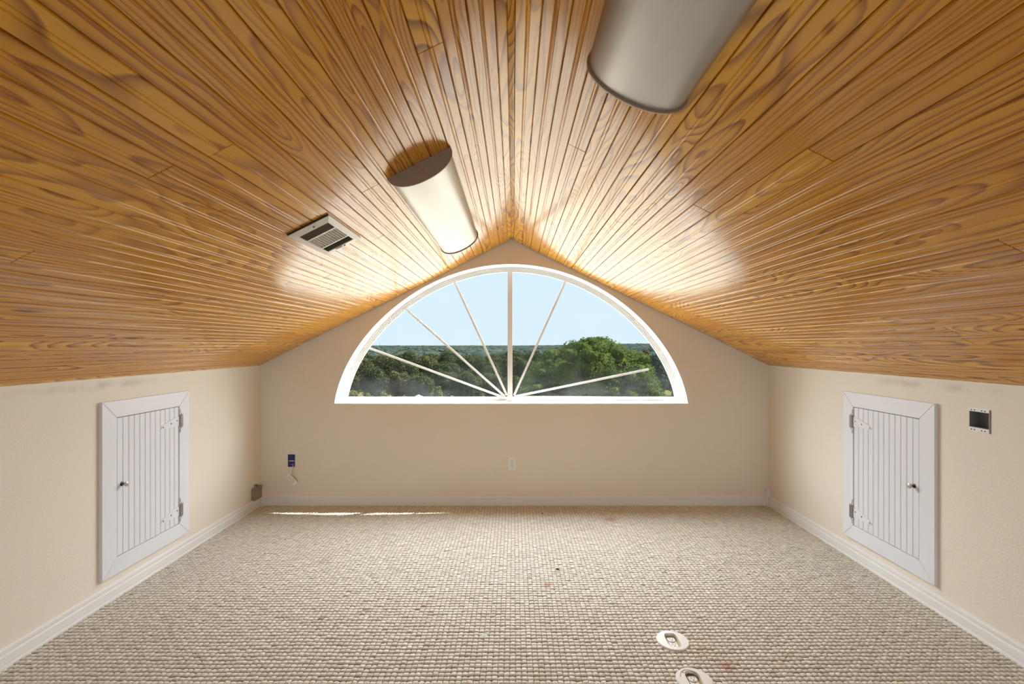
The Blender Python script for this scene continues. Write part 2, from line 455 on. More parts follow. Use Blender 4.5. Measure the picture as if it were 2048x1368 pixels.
FLOOR_BOX = [(0.722, 2.133), (0.724, 1.880)]
STAINS = [(on_floor(1095, 1170), 0.026, (0.50, 0.24, 0.09), 0.8), (on_floor(1457, 1335), 0.020, (0.55, 0.14, 0.12), 0.85),
          (on_floor(850, 1210), 0.030, (0.56, 0.36, 0.26), 0.5), (on_floor(650, 1120), 0.035, (0.55, 0.40, 0.26), 0.5),
          (on_floor(1222, 1038), 0.05, (0.42, 0.20, 0.08), 0.6), (on_floor(640, 1240), 0.016, (0.20, 0.16, 0.07), 0.7),
          (on_floor(730, 1222), 0.02, (0.30, 0.24, 0.18), 0.6), (on_floor(1450, 1325), 0.05, (0.58, 0.42, 0.36), 0.4),
          (on_floor(1078, 1355), 0.02, (0.45, 0.32, 0.16), 0.5), (on_floor(1405, 1300), 0.06, (0.60, 0.44, 0.34), 0.4)]
def carpet():
    cx = cy = 0.0242
    x0, x1, y0, y1 = XL + 0.004, XR - 0.004, 1.25, D - 0.004
    nx, ny = int((x1 - x0) / cx), int((y1 - y0) / cy)
    cx, cy = (x1 - x0) / nx, (y1 - y0) / ny
    g = np.array([0.0, 0.09, 0.5, 0.91, 1.0])
    gy = np.array([0.0, 0.18, 0.55, 0.90, 1.0])
    prof = np.array([[-1, -1, -1, -1, -1], [-1, .72, .84, .70, -1], [-1, .92, 1, .90, -1], [-1, .80, .92, .82, -1], [-1, -1, -1, -1, -1]])   # [row(y)][col(x)]
    ix, iy = np.meshgrid(np.arange(nx), np.arange(ny))
    ix, iy = ix.ravel(), iy.ravel()
    ccx, ccy = x0 + (ix + .5) * cx, y0 + (iy + .5) * cy
    keep = np.ones(len(ix), bool)
    for bx, by in FLOOR_BOX:
        keep &= (ccx - bx) ** 2 + (ccy - by) ** 2 > 0.060 ** 2
    ix, iy, ccx, ccy = ix[keep], iy[keep], ccx[keep], ccy[keep]
    n = len(ix)
    V = np.zeros((n, 5, 5, 3))
    jx = rng.normal(0, .0009, (n, 5, 5)); jy = rng.normal(0, .0009, (n, 5, 5)); jz = rng.normal(0, .0007, (n, 5, 5))
    edge = prof < 0
    jx[:, edge] = 0; jy[:, edge] = 0; jz[:, edge] = 0
    V[..., 0] = (x0 + ix * cx)[:, None, None] + g[None, None, :] * cx + jx
    V[..., 1] = (y0 + iy * cy)[:, None, None] + gy[None, :, None] * cy + jy
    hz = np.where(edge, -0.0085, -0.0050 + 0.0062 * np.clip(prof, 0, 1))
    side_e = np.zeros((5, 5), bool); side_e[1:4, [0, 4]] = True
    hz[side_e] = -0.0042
    amp = rng.normal(0, .0008, n)
    V[..., 2] = hz[None] + jz + np.where(edge, 0, 1)[None] * amp[:, None, None]
    # gentle wobble of the rows (shared by neighbouring cells)
    V[..., 1] += 0.0022 * np.sin(V[..., 0] * 5.1 + np.cos(V[..., 0] * 1.7) * 2)
    base = np.array([0.735, 0.71, 0.635])
    tint = base[None] * (1 + rng.normal(0, .055, n))[:, None] * (1 + rng.normal(0, .006, (n, 3)))
    for p, r, c, a in STAINS:
        d2 = ((ccx - p.x) ** 2 + (ccy - p.y) ** 2) / r ** 2
        wgt = (a * np.exp(-d2 * rng.uniform(.7, 1.6, n)))[:, None]
        tint = tint * (1 - wgt) + np.array(c)[None] * wgt
    C = np.ones((n, 5, 5, 4))
    C[..., :3] = tint[:, None, None, :]
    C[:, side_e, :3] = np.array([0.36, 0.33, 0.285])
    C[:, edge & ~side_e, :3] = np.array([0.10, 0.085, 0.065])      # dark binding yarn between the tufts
    verts = V.reshape(-1, 3)
    q = np.array([[r * 5 + c, r * 5 + c + 1, (r + 1) * 5 + c + 1, (r + 1) * 5 + c] for r in range(4) for c in range(4)])
    faces = (q[None] + (np.arange(n) * 25)[:, None, None]).reshape(-1, 4)
    # plain backing behind the camera
    e = len(verts)
    verts = np.vstack([verts, [[x0, YB, -0.004], [x1, YB, -0.004], [x1, y0, -0.004], [x0, y0, -0.004]]])
    cols = np.vstack([C.reshape(-1, 4), np.tile([0.40, 0.345, 0.27, 1], (4, 1))])
    faces = np.vstack([faces, [[e, e + 1, e + 2, e + 3]]])
    me = bpy.data.meshes.new('carpet_pile')
    me.vertices.add(len(verts)); me.vertices.foreach_set('co', verts.ravel())
    me.loops.add(faces.size); me.loops.foreach_set('vertex_index', faces.ravel().astype(np.int32))
    me.polygons.add(len(faces)); me.polygons.foreach_set('loop_start', np.arange(0, faces.size, 4, dtype=np.int32))
    me.polygons.foreach_set('use_smooth', np.ones(len(faces), bool))
    me.update(calc_edges=True)
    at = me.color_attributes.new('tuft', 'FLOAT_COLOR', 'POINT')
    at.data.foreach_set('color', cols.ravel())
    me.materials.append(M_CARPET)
    o = bpy.data.objects.new('carpet_pile', me)
    o.parent = floor
    tag(o, kind='stuff', label='beige square loop tufts with dark yarn between')
    col.objects.link(o)
carpet()

# ------------------------------------------------------------------ walls
WT = 0.17                                            # window wall thickness
WCX, WTOP, WBOT = (1022.3 - VX) * K, CZ + 163.3 * K, CZ - 118.3 * K
def arch_h(d):
    d = max(d, 0.0)
    return math.sqrt(max(2.875 * d - 0.447 * d * d - 0.3313 * d ** 3, 0.0))
def arch_z(h):
    lo, hi = 0.0, WTOP - WBOT
    for _ in range(40):
        mid = (lo + hi) / 2
        if arch_h(mid) < h: lo = mid
        else: hi = mid
    return WTOP - lo
HW = arch_h(WTOP - WBOT)

def window_wall():
    mb = MB()
    xs = [XL - 0.1, WCX - HW - 0.0001]
    hs = [HW * math.sin(math.pi / 2 * k / 30) for k in range(31)]
    inner = [WCX - h for h in reversed(hs)] + [WCX + h for h in hs[1:]]
    for y in (D, D + WT):
        def quad(xa, za0, za1, xb, zb0, zb1):
            mb.add([(xa, y, za0), (xb, y, zb0), (xb, y, zb1), (xa, y, za1)], [(0, 1, 2, 3)])
        zt = lambda x: roof_z(x) + 0.03
        quad(XL - 0.1, -0.1, zt(XL - 0.1), inner[0], -0.1, zt(inner[0]))
        quad(inner[-1], -0.1, zt(inner[-1]), XR + 0.1, -0.1, zt(XR + 0.1))
        cuts = sorted(set(inner + [AX]))
        for a, b in zip(cuts[:-1], cuts[1:]):
            quad(a, -0.1, WBOT, b, -0.1, WBOT)
            quad(a, arch_z(abs(a - WCX)), zt(a), b, arch_z(abs(b - WCX)), zt(b))
    for a, b in zip(inner[:-1], inner[1:]):
        za, zb = arch_z(abs(a - WCX)), arch_z(abs(b - WCX))
        mb.add([(a, D, za), (b, D, zb), (b, D + WT, zb), (a, D + WT, za)], [(0, 1, 2, 3)])
        mb.add([(a, D, WBOT), (b, D, WBOT), (b, D + WT, WBOT), (a, D + WT, WBOT)], [(0, 1, 2, 3)])
    return mb.build('wall_back', M_WALL)
tag(window_wall(), kind='structure', label='tan gable end wall around the arched window')

wl_, wr_ = MB(), MB()
wl_.box((XL - 0.12, YB - 0.1, -0.1), (XL, D, ZK + 0.02))
tag(wl_.build('wall_left', M_WALL), kind='structure', label='cream knee wall holding the hatch whose hinges face the window, no junction box')
# the right knee wall has a hole for the open junction box
JY0, JY1, JZ0, JZ1 = F * XR / (1979 - VX), F * XR / (1938.5 - VX), 0.962, 1.036
wr_.box((XR, YB - 0.1, -0.1), (XR + 0.12, JY0, ZK + 0.02))
wr_.box((XR, JY1, -0.1), (XR + 0.12, D, ZK + 0.02))
wr_.box((XR, JY0, -0.1), (XR + 0.12, JY1, JZ0))
wr_.box((XR, JY0, JZ1), (XR + 0.12, JY1, ZK + 0.02))
tag(wr_.build('wall_right', M_WALL), kind='structure', label='cream knee wall with the open junction box beside its hatch')
rw = MB()
RX, RZ0, RZ1 = 1.60, 0.20, 1.40
rw.box((XL - 0.1, YB - 0.12, -0.1), (-RX, YB, ZA + 0.1)); rw.box((RX, YB - 0.12, -0.1), (XR + 0.1, YB, ZA + 0.1))
rw.box((-RX, YB - 0.12, -0.1), (RX, YB, RZ0)); rw.box((-RX, YB - 0.12, RZ1), (RX, YB, ZA + 0.1))
tag(rw.build('wall_front', M_WALL), kind='structure')
w2 = tag(empty('rear_fill_window', (0, YB - 0.06, RZ0)), kind='structure')  # unseen window added in the rear wall to let fill light in
f2 = MB()
for a, b in (((-RX, RZ0), (-RX + .06, RZ1)), ((RX - .06, RZ0), (RX, RZ1)), ((-RX, RZ0), (RX, RZ0 + .06)), ((-RX, RZ1 - .06), (RX, RZ1)), ((-0.03, RZ0), (0.03, RZ1))):
    f2.box((a[0], YB - 0.09, a[1]), (b[0], YB - 0.03, b[1]))
f2.build('rear_fill_window_frame', M_REVEAL, w2)
for s_ in (-1, 1):
    g2 = MB(); g2.box((s_ * 0.03, YB - 0.065, RZ0 + .06), (s_ * (RX - .06), YB - 0.061, RZ1 - .06)); g2.build('glass_pane', M_GLASS, w2)

# ------------------------------------------------------------------ ceiling of beaded boards
BT = 0.012
cb_ = MB()
for side in (-1, 1):
    X0 = XL - 0.1 if side < 0 else XR + 0.1
    a, b = (AX, ZA), (X0, roof_z(X0))
    up = BT - 0.002
    cb_.prism([(a[0], a[1] + up), (b[0], b[1] + up), (b[0], b[1] + up + 0.08), (a[0], a[1] + up + 0.08)], 'y', YB - 0.15, D + WT + 0.02)
ceiling = tag(cb_.build('ceiling', M_BACK), kind='structure', label='sloped cathedral ceiling of varnished beaded pine boards')

BW = 0.0766
JL = [(440, 301), (860, 97), (48, 512), (318, 597), (452, 626), (724, 385), (766, 471), (318, 346), (240, 730), (1040 - 400, 560)]
JR = [(1658, 319), (1419, 425), (2030, 497), (1676, 553), (1477, 570), (1673, 667), (1908, 664), (1934, 681), (1162, 300), (1320, 470), (1590, 700)]
def boards():
    for side, joints, off in ((-1, JL, -0.0425), (1, JR, -0.055)):
        Xk = XL if side < 0 else XR
        Ls = math.hypot(Xk - AX, ZA - ZK)
        ex = Vector((Xk - AX, 0, ZK - ZA)).normalized()              # down the slope
        nz = Vector((ex.z * 1, 0, -ex.x))                            # choose the normal that points up / out of the room
        if nz.z < 0: nz = -nz
        org = Vector((AX, 0, ZA))
        marks = {}
        for px, py in joints:
            p = on_roof(px, py)
            s = (p - Vector((org.x, p.y, org.z))).dot(ex)
            marks.setdefault(int((s - off) // BW), []).append(p.y)
        n = int(math.ceil((Ls - off) / BW))
        for k in range(n):
            s0, s1 = max(off + k * BW, 0.0), min(off + (k + 1) * BW, Ls + 0.012)
            w = s1 - s0
            if w < 0.006: continue
            ys = [YB - 0.02, D - 0.0065]
            ys += marks.get(k, [])
            if k not in marks and random.random() < 0.55: ys.append(random.uniform(-1.8, 1.0))
            if k in marks and random.random() < 0.6: ys.append(random.uniform(-1.9, -0.2))
            ys.sort()
            full = [(0.0006, BT), (0.0006, .0035), (.0032, 0), (BW / 2 - .0075, 0), (BW / 2 - .0055, .0022), (BW / 2 - .0035, .0003), (BW / 2, -.0004),
                    (BW / 2 + .0035, .0003), (BW / 2 + .0055, .0022), (BW / 2 + .0075, 0), (BW - .0032, 0), (BW - .0006, .0035), (BW - .0006, BT)]
            c0, c1 = s0 - (off + k * BW), s1 - (off + k * BW)
            pts = [(s, h) for s, h in full if c0 <= s <= c1]
            if c0 > 0: pts = [(c0 + .0003, BT), (c0 + .0003, .001)] + pts
            if c1 < BW: pts = pts + [(c1, .001), (c1, BT)]
            for ya, yb in zip(ys[:-1], ys[1:]):
                tilt = random.gauss(0, 0.006)
                lift = random.uniform(-.0006, .0006)
                g = random.uniform(.0008, .0020)
                V, uvs = [], []
                for y in (ya + g, yb - g):
                    for s, h in pts:
                        hh = h + lift + (s - BW / 2) * tilt if h < BT else h
                        p = org + ex * (off + k * BW + s) + nz * hh
                        V.append((p.x, y, p.z)); uvs.append((s, y))
                m = len(pts)
                fs = [(i, i + 1, m + i + 1, m + i) for i in range(m - 1)] + [tuple(range(m)), tuple(range(2 * m - 1, m - 1, -1))]
                if side > 0: fs = [f[::-1] for f in fs]
                me = bpy.data.meshes.new('board')
                me.from_pydata(V, [], fs)
                ul = me.uv_layers.new(name='UVMap')
                for lp in me.loops: ul.data[lp.index].uv = uvs[lp.vertex_index]
                me.materials.append(M_PINE)
                o = bpy.data.objects.new('board', me)
                o.parent = ceiling
                col.objects.link(o)
boards()

# ------------------------------------------------------------------ baseboards and corner blocks
BP = [(0, -.006), (.018, -.006), (.018, .006), (.0165, .011), (.0125, .0135), (.0145, .017), (.0145, .050), (.0125, .055), (.0085, .058), (.0105, .0615), (.0115, .067), (.0115, .077), (.009, .083), (.004, .085), (0, .085)]
b = MB(); b.prism([(XL + t, z) for t, z in BP], 'y', YB, D - 0.004); tag(b.build('baseboard_left', M_TRIM), kind='structure')
b = MB(); b.prism([(XR - t, z) for t, z in BP], 'y', YB, D - 0.004); tag(b.build('baseboard_right', M_TRIM), kind='structure')
b = MB(); b.prism([(D - t, z) for t, z in BP], 'x', XL + 0.01, XR - 0.01); tag(b.build('baseboard_back', M_TRIM), kind='structure')
b = MB(); b.box((XL - .002, D - 0.030, -.005), (XL + 0.028, D + .002, 0.150), 0.003); tag(b.build('trim_1', M_TRIM), kind='structure', label='white square corner block beside the taupe metal box')
b = MB(); b.box((XR - 0.028, D - 0.030, -.005), (XR + .002, D + .002, 0.142), 0.003); tag(b.build('trim_2', M_TRIM), kind='structure', label='white square corner block where the junction box wall meets the window wall')

# ------------------------------------------------------------------ arched window
win = tag(empty('window_1', (WCX, D + 0.1, WBOT)), kind='structure', label='white arched fan window with a broken sunburst grille')
NA = 72
def arch_pts(off=0.0, zbot=WBOT):
    """points of the arch, moved inwards by off, from bottom left over the top to bottom right"""
    pts = []
    zs = []
    for k in range(NA + 1):
        t = -1 + 2 * k / NA
        h = HW * math.sin(math.pi / 2 * t)
        d = WTOP - arch_z(abs(h))
        if abs(t) == 1: d = WTOP - WBOT
        pts.append((WCX + (math.copysign(arch_h(d), t) if t else 0), WTOP - d))
    out = []
    for k, (x, z) in enumerate(pts):
        x0, z0 = pts[max(k - 1, 0)]; x1, z1 = pts[min(k + 1, NA)]
        tx, tz = x1 - x0, z1 - z0
        l = math.hypot(tx, tz)
        nx, nz = tz / l, -tx / l                       # inward
        out.append((x + nx * off, z + nz * off))
    # keep the ends level
    for k, s in ((0, 1), (NA, -1)):
        x, z = out[k]; x2, z2 = out[k + s]
        f = (zbot - z) / (z2 - z) if abs(z2 - z) > 1e-6 else 0
        out[k] = (x + (x2 - x) * f, zbot)
    return out
def arch_strip(mb, prof, zbot):
    """prof: closed list of (inward offset, y)"""
    rings = [arch_pts(o, zbot) for o, y in prof]
    n = len(prof)
    vs, fs = [], []
    for k in range(NA + 1):
        for j, (o, y) in enumerate(prof):
            vs.append((rings[j][k][0], y, rings[j][k][1]))
    for k in range(NA):
        for j in range(n):
            j2 = (j + 1) % n
            fs.append((k * n + j, k * n + j2, (k + 1) * n + j2, (k + 1) * n + j))
    fs.append(tuple(range(n))); fs.append(tuple(NA * n + j for j in range(n)))
    mb.add(vs, fs)
YF = D + 0.155                                       # inner face of the window frame
mb = MB(); arch_strip(mb, [(-0.001, D - 0.0015), (0.007, D - 0.0015), (0.007, YF + 0.012), (-0.001, YF + 0.012)], WBOT + 0.004)
mb.build('jamb_lining', M_REVEAL, win, smooth=True)
mb = MB(); mb.prism([(D - 0.0015, WBOT - 0.003), (YF + 0.012, WBOT - 0.003), (YF + 0.012, WBOT + 0.012), (D - 0.0015, WBOT + 0.006)], 'x', WCX - HW, WCX + HW)
mb.build('sill', M_REVEAL, win)
mb = MB(); arch_strip(mb, [(0.006, YF), (0.020, YF), (0.021, YF + 0.010), (0.033, YF + 0.010), (0.034, YF + 0.020), (0.046, YF + 0.020), (0.046, YF + 0.045), (0.006, YF + 0.045)], WBOT + 0.010)
mb.build('arched_frame', M_REVEAL, win, smooth=True)
mb = MB()
mb.box((WCX - HW + 0.02, YF + 0.006, WBOT + 0.004), (WCX + HW - 0.02, YF + 0.05, WBOT + 0.024), 0.002)
mb.box((WCX - HW + 0.03, YF + 0.018, WBOT + 0.020), (WCX + HW - 0.03, YF + 0.05, WBOT + 0.040), 0.002)
mb.build('bottom_rail', M_REVEAL, win)
MX = (1020.0 - VX) * (YF) / F
mb = MB(); mb.box((MX - 0.0215, YF + 0.004, WBOT + 0.008), (MX + 0.0215, YF + 0.027, WTOP - 0.03), 0.004)
mb.box((MX - 0.008, YF - 0.000, WBOT + 0.010), (MX + 0.008, YF + 0.006, WTOP - 0.035), 0.002)
mb.build('mullion', M_REVEAL, win)
# two panes
for s in (-1, 1):
    arc = [(x, z) for x, z in arch_pts(0.042, WBOT + 0.034) if (x - MX) * s > 0.016]
    edge = [(MX + s * 0.016, WTOP - 0.043), (MX + s * 0.016, WBOT + 0.034)]
    poly = arc + (edge if s < 0 else edge[::-1])
    if s > 0: poly = edge[::-1] + arc
    mb = MB(); mb.prism(poly, 'y', YF + 0.029, YF + 0.033)
    mb.build('glass_pane', M_GLASS, win)
# sunburst grille: bars as they hang, two of them slipped down
def bar(p, q, w=0.019, t=0.010, y=YF + 0.012):
    a, c = on_y(*p, y), on_y(*q, y)
    d = (c - a); Lb = d.length; d.normalize()
    side = Vector((-d.z, 0, d.x))
    M = Matrix((( d.x, 0, side.x, a.x), (0, 1, 0, y), (d.z, 0, side.z, a.z), (0, 0, 0, 1)))
    m = MB(M); m.box((0, -t / 2, -w / 2), (Lb, t / 2, w / 2), 0.0035)
    return m.build('grille_bar', M_REVEAL, win)
bar((1014, 791), (906, 557)); bar((1010, 793), (806, 613)); bar((1008, 795), (738, 696))
bar((1028, 791), (1134, 556))
bar((1030, 793), (1298, 738.5), y=YF + 0.004)['label'] = 'grille bar slipped down, its end free'
bar((1028, 794), (1331, 796), y=YF + 0.002)['label'] = 'grille bar fallen onto the bottom rail'
hb = MB(); hb.lathe([(0.030, 0), (0.030, 0.012), (0.024, 0.016), (0.006, 0.016)], Matrix.Translation((MX, YF - 0.004, WBOT + 0.034)) @ Matrix.Rotation(math.pi / 2, 4, 'X'), 20)
hb.build('hub', M_REVEAL, win, smooth=True)

# ------------------------------------------------------------------ access hatches in the knee walls
def hatch(name, side, Y0, Y1, label):
    """Y0 near edge, Y1 far (hinge) edge of the casing; built on the wall plane, s = distance proud of the wall"""
    XW = XL if side < 0 else XR
    X = lambda s: XW - side * s
    Z0, Z1, cw, t = 0.128, 1.047, 0.0885, 0.018
    root = tag(empty(name, (XW, (Y0 + Y1) / 2, Z0)), kind='structure', label=label)
    py0, py1, pz0, pz1 = Y0 + cw, Y1 - cw, Z0 + cw, Z1 - cw
    def piece(poly, e=0.0015):
        # mitred casing board with an eased front edge
        cy = sum(p[0] for p in poly) / 4; cz = sum(p[1] for p in poly) / 4
        m = MB()
        a = [(X(0), y, z) for y, z in poly]; b_ = [(X(t - e), y, z) for y, z in poly]
        c_ = []
        for y, z in poly:
            l = math.hypot(cy - y, cz - z)
            c_.append((X(t), y + (cy - y) / l * e * 1.5, z + (cz - z) / l * e * 1.5))
        m.add(a + b_ + c_, [(0, 1, 2, 3), (8, 9, 10, 11)] + [(i, (i + 1) % 4, 4 + (i + 1) % 4, 4 + i) for i in range(4)] + [(4 + i, 4 + (i + 1) % 4, 8 + (i + 1) % 4, 8 + i) for i in range(4)])
        m.build('casing', M_DOOR, root)
    g = 0.0006
    piece([(Y0, Z0 + g), (py0, pz0 + g), (py0, pz1 - g), (Y0, Z1 - g)])
    piece([(Y1, Z0 + g), (Y1, Z1 - g), (py1, pz1 - g), (py1, pz0 + g)])
    piece([(Y0 + g, Z1), (py0 + g, pz1), (py1 - g, pz1), (Y1 - g, Z1)])
    piece([(Y0 + g, Z0), (Y1 - g, Z0), (py1 - g, pz0), (py0 + g, pz0)])
    bk = MB(); bk.box((X(-0.0), py0, pz0), (X(0.003), py1, pz1)); bk.build('shadow_gap_back', M_HOLE_AND_SHADE, root)
    # beaded door leaf: one board per bead
    leaf = empty('door_leaf', (XW, (py0 + py1) / 2, pz0), root)
    gap = 0.004
    n = 12
    wb = (py1 - py0 - 2 * gap) / n
    for k in range(n):
        a = py0 + gap + k * wb
        m = MB()
        prof = [(a + .0002, .003), (a + .0002, .0125), (a + .002, .0155), (a + wb - .006, .0155), (a + wb - .0045, .0135), (a + wb - .002, .0150), (a + wb - .0004, .0125), (a + wb - .0002, .003)]
        n_ = len(prof)
        vs = [(X(s), y, pz0 + gap) for y, s in prof] + [(X(s), y, pz1 - gap) for y, s in prof]
        m.add(vs, [tuple(range(n_)), tuple(range(n_, 2 * n_))] + [(i, (i + 1) % n_, n_ + (i + 1) % n_, n_ + i) for i in range(n_)])
        m.build('plank', M_DOOR, leaf)
    # strap hinges at the far edge
    for zc in (0.866, 0.302):
        h = empty('hinge', (X(t), py1, zc), root)
        yb = py1 + 0.004
        m = MB(); m.tube([(X(t + .007), yb, zc - .040), (X(t + .007), yb, zc + .040)], .0068, 10)
        m.build('barrel', M_HINGE, h, smooth=True)
        m = MB(); m.box((X(t - .001), yb + .004, zc - .040), (X(t + .005), yb + .022, zc + .040), .001)
        m.build('leaf_plate', M_HINGE, h)
        m = MB()
        ps = [(py1, zc - .034), (py1, zc + .030), (py1 - .05, zc + .022), (py1 - .135, zc - .004), (py1 - .152, zc - .014), (py1 - .150, zc - .026), (py1 - .132, zc - .030), (py1 - .05, zc - .030)]
        m.prism(ps, 'x', X(.0145), X(.0190))
        m.build('strap', M_DOOR, h)
        for dy, dz in ((.022, .004), (.075, -.006), (.140, -.018)):
            m = MB(); m.lathe([(.0050, 0), (.0050, .0010), (.0030, .0022)], Matrix.Translation((X(.0190), py1 - dy, zc + dz)) @ Matrix.Rotation(-side * math.pi / 2, 4, 'Y'), 10)
            m.build('screw', M_SCREW, h, smooth=True)
        for s in (-1, 1):
            m = MB(); m.tube([(X(t + .007), yb, zc + s * .039), (X(t + .007), yb, zc + s * .046), (X(t + .004), yb - .003, zc + s * .056), (X(t + .001), yb - .001 , zc + s * .074)], .0016, 6)
            m.build('pin_tip', M_SCREW, h)
    k = empty('knob', (X(t), py0 + 0.034, 0.596), root)
    R90 = Matrix.Translation((X(.0150), py0 + 0.034, 0.596)) @ Matrix.Rotation(-side * math.pi / 2, 4, 'Y')
    m = MB(); m.lathe([(.012, 0), (.011, .003), (.0045, .005), (.0040, .020)], R90, 14); m.build('stem', M_STEM, k, smooth=True)
    m = MB(); m.lathe([(.004, .018), (.011, .0205), (.0140, .025), (.0130, .0295), (.008, .0325), (.002, .0335)], R90, 18); m.build('knob_head', M_KNOB, k, smooth=True)
    return root
hatch('door_1', -1, 2.409, 3.055, 'white beaded access hatch with strap hinges, on the wall without a junction box')
hatch('door_2', 1, 2.372, 3.030, 'white beaded access hatch with strap hinges, beside the open junction box')

# ------------------------------------------------------------------ ceiling light fixtures
def roof_frame(side, x, y):
    """matrix: local x down the slope, local y along the ridge, local z out of the ceiling into the room"""
    Xk = XL if side < 0 else XR
    ex = Vector((Xk - AX, 0, ZK - ZA)).normalized()
    ez = Vector((ex.z, 0, -ex.x)) if side > 0 else Vector((-ex.z, 0, ex.x))
    if ez.z > 0: ez = -ez
    p = Vector((x, y, roof_z(x)))
    return Matrix(((ex.x, 0, ez.x, p.x), (ex.y, 1, ez.y, p.y), (ex.z, 0, ez.z, p.z), (0, 0, 0, 1)))
def light(side, xa, xb, y0, y1, label):
    xc = (xa + xb) / 2
    M = roof_frame(side, xc, y0)
    half = 0.004 + abs(xb - xa) / 2 / math.cos(math.atan(SL if side < 0 else SR))
    sag = 0.074
    R = (half ** 2 + sag ** 2) / (2 * sag)
    a0 = math.asin(half / R)
    Ln = y1 - y0
    root = tag(empty('ceiling_light', tuple(M @ Vector((0, 0, 0)))), label, 'light fixture', 'half-round metal ceiling lights')
    def arc(r_, n=28, inset=0.0):
        d_ = R - r_
        return [((half - d_) * math.copysign(abs(math.cos(t)) ** .92, -math.cos(t)), (sag - d_) * max(math.sin(t), 0) ** .92) for t in [math.pi * k / n for k in range(n + 1)]]
    # curved sheet body with thickness
    o_, i_ = arc(R - 0.006), arc(R - 0.0085)
    n = len(o_)
    m = MB(M)
    vs, fs = [], []
    for yy in (0.002, Ln - 0.002):
        vs += [(x, yy, z) for x, z in o_] + [(x, yy, z) for x, z in i_]
    for k in range(n - 1):
        fs += [(k, k + 1, 2 * n + k + 1, 2 * n + k), (n + k, n + k + 1, 3 * n + k + 1, 3 * n + k)]
    fs += [(0, n, 3 * n, 2 * n), (n - 1, 2 * n - 1, 4 * n - 1, 3 * n - 1)]
    m.add(vs, fs)
    m.build('body', M_ALU, root, smooth=True)
    for yy in (0.0, Ln - 0.006):
        m = MB(M)
        pr = [(x, max(z, -0.001)) for x, z in arc(R)]
        m.prism(pr, 'y', yy, yy + 0.006)
        cap = m.build('end_cap', M_CAP, root)
        face = yy if yy == 0 else yy + 0.006
        m = MB(M); m.lathe([(.006, 0), (.006, .0015), (.003, .0025)], Matrix.Translation((0.0, face, sag * 0.45)) @ Matrix.Rotation(math.pi / 2 if yy == 0 else -math.pi / 2, 4, 'X'), 10)
        m.build('cap_screw', M_CAP, cap, smooth=True)
light(-1, -0.490, -0.248, 1.83, 3.19, 'half-round brushed metal light beside the air register, bronze end cap showing')
light(1, 0.205, 0.462, -0.10, 1.262, 'half-round brushed metal light on the slope without the air register')

# ------------------------------------------------------------------ air register
M = roof_frame(-1, -0.822, 2.07)
vent = tag(empty('air_register', tuple(M @ Vector((0, 0, 0)))), 'ivory three-way air register set in the pine ceiling', 'air vent')
hw, hl = 0.094, 0.197                                 # half width (down slope), half length (along the ridge)
ow, ol = 0.066, 0.152
fr = MB(M)
T = 0.014
for poly in ([(-hw, -hl), (hw, -hl), (ow, -ol), (-ow, -ol)], [(hw, -hl), (hw, hl), (ow, ol), (ow, -ol)], [(hw, hl), (-hw, hl), (-ow, ol), (ow, ol)], [(-hw, hl), (-hw, -hl), (-ow, -ol), (-ow, ol)]):
    lo = [(*poly[0], 0.0), (*poly[1], 0.0), (*poly[2], 0.0), (*poly[3], 0.0)]
    hi = [(poly[0][0] * .985, poly[0][1] * .992, T * .6), (poly[1][0] * .985, poly[1][1] * .992, T * .6), (*poly[2], T), (*poly[3], T)]
    fr.add(lo + hi, [(0, 1, 2, 3), (4, 5, 6, 7), (0, 1, 5, 4), (1, 2, 6, 5), (2, 3, 7, 6), (3, 0, 4, 7)])
fr.build('frame', M_VENT, vent)
m = MB(M); m.box((-hw * .97, -hl - .0015, -.001), (hw * .97, -hl + .004, T * .5)); m.build('shade_strip', M_HOLE_AND_SHADE, vent)  # dark strip standing in for the shade along the frame's near edge
m = MB(M); m.box((-ow, -ol, 0.0005), (ow, ol, 0.0015)); m.build('duct_opening', M_HOLE_AND_SHADE, vent)
for yy in (-0.072, 0.078):
    m = MB(M); m.box((-ow, yy - 0.005, 0.001), (ow, yy + 0.005, T)); m.build('divider', M_VENT, vent)
for k in range(11):                                     # middle bank: blades run along the ridge
    xx = -ow + 0.006 + k * (2 * ow - 0.012) / 10
    m = MB(M); m.add([(xx - .0030, -0.067, .0020), (xx + .0022, -0.067, T - .0005), (xx + .0022, 0.073, T - .0005), (xx - .0030, 0.073, .0020), (xx - .0020, -0.067, .0020), (xx + .0032, -0.067, T - .0005), (xx + .0032, 0.073, T - .0005), (xx - .0020, 0.073, .0020)],
                     [(0, 3, 2, 1), (4, 5, 6, 7), (0, 1, 5, 4), (1, 2, 6, 5), (2, 3, 7, 6), (3, 0, 4, 7)])
    m.build('blade', M_VENT, vent)
for c0, c1, sgn in ((-ol, -0.077, 1), (0.083, ol, -1)):   # end banks: blades run down the slope
    nb = 6
    for k in range(nb):
        yy = c0 + 0.006 + k * (c1 - c0 - 0.012) / (nb - 1)
        d_ = 0.004 * sgn
        m = MB(M); m.add([(-ow, yy - d_, .0015), (ow, yy - d_, .0015), (ow, yy + d_, T - .001), (-ow, yy + d_, T - .001), (-ow, yy - d_ + .0012, .0015), (ow, yy - d_ + .0012, .0015), (ow, yy + d_ + .0012, T - .001), (-ow, yy + d_ + .0012, T - .001)],
                         [(0, 3, 2, 1), (4, 5, 6, 7), (0, 1, 5, 4), (1, 2, 6, 5), (2, 3, 7, 6), (3, 0, 4, 7)])
        m.build('blade', M_LOUVRE, vent)
for yy in (-0.172, 0.172):
    m = MB(M); m.lathe([(.005, T * .7), (.005, T + .001), (.003, T + .002)], Matrix.Translation((-0.012, yy, 0)), 10); m.build('screw', M_SCREW, vent, smooth=True)
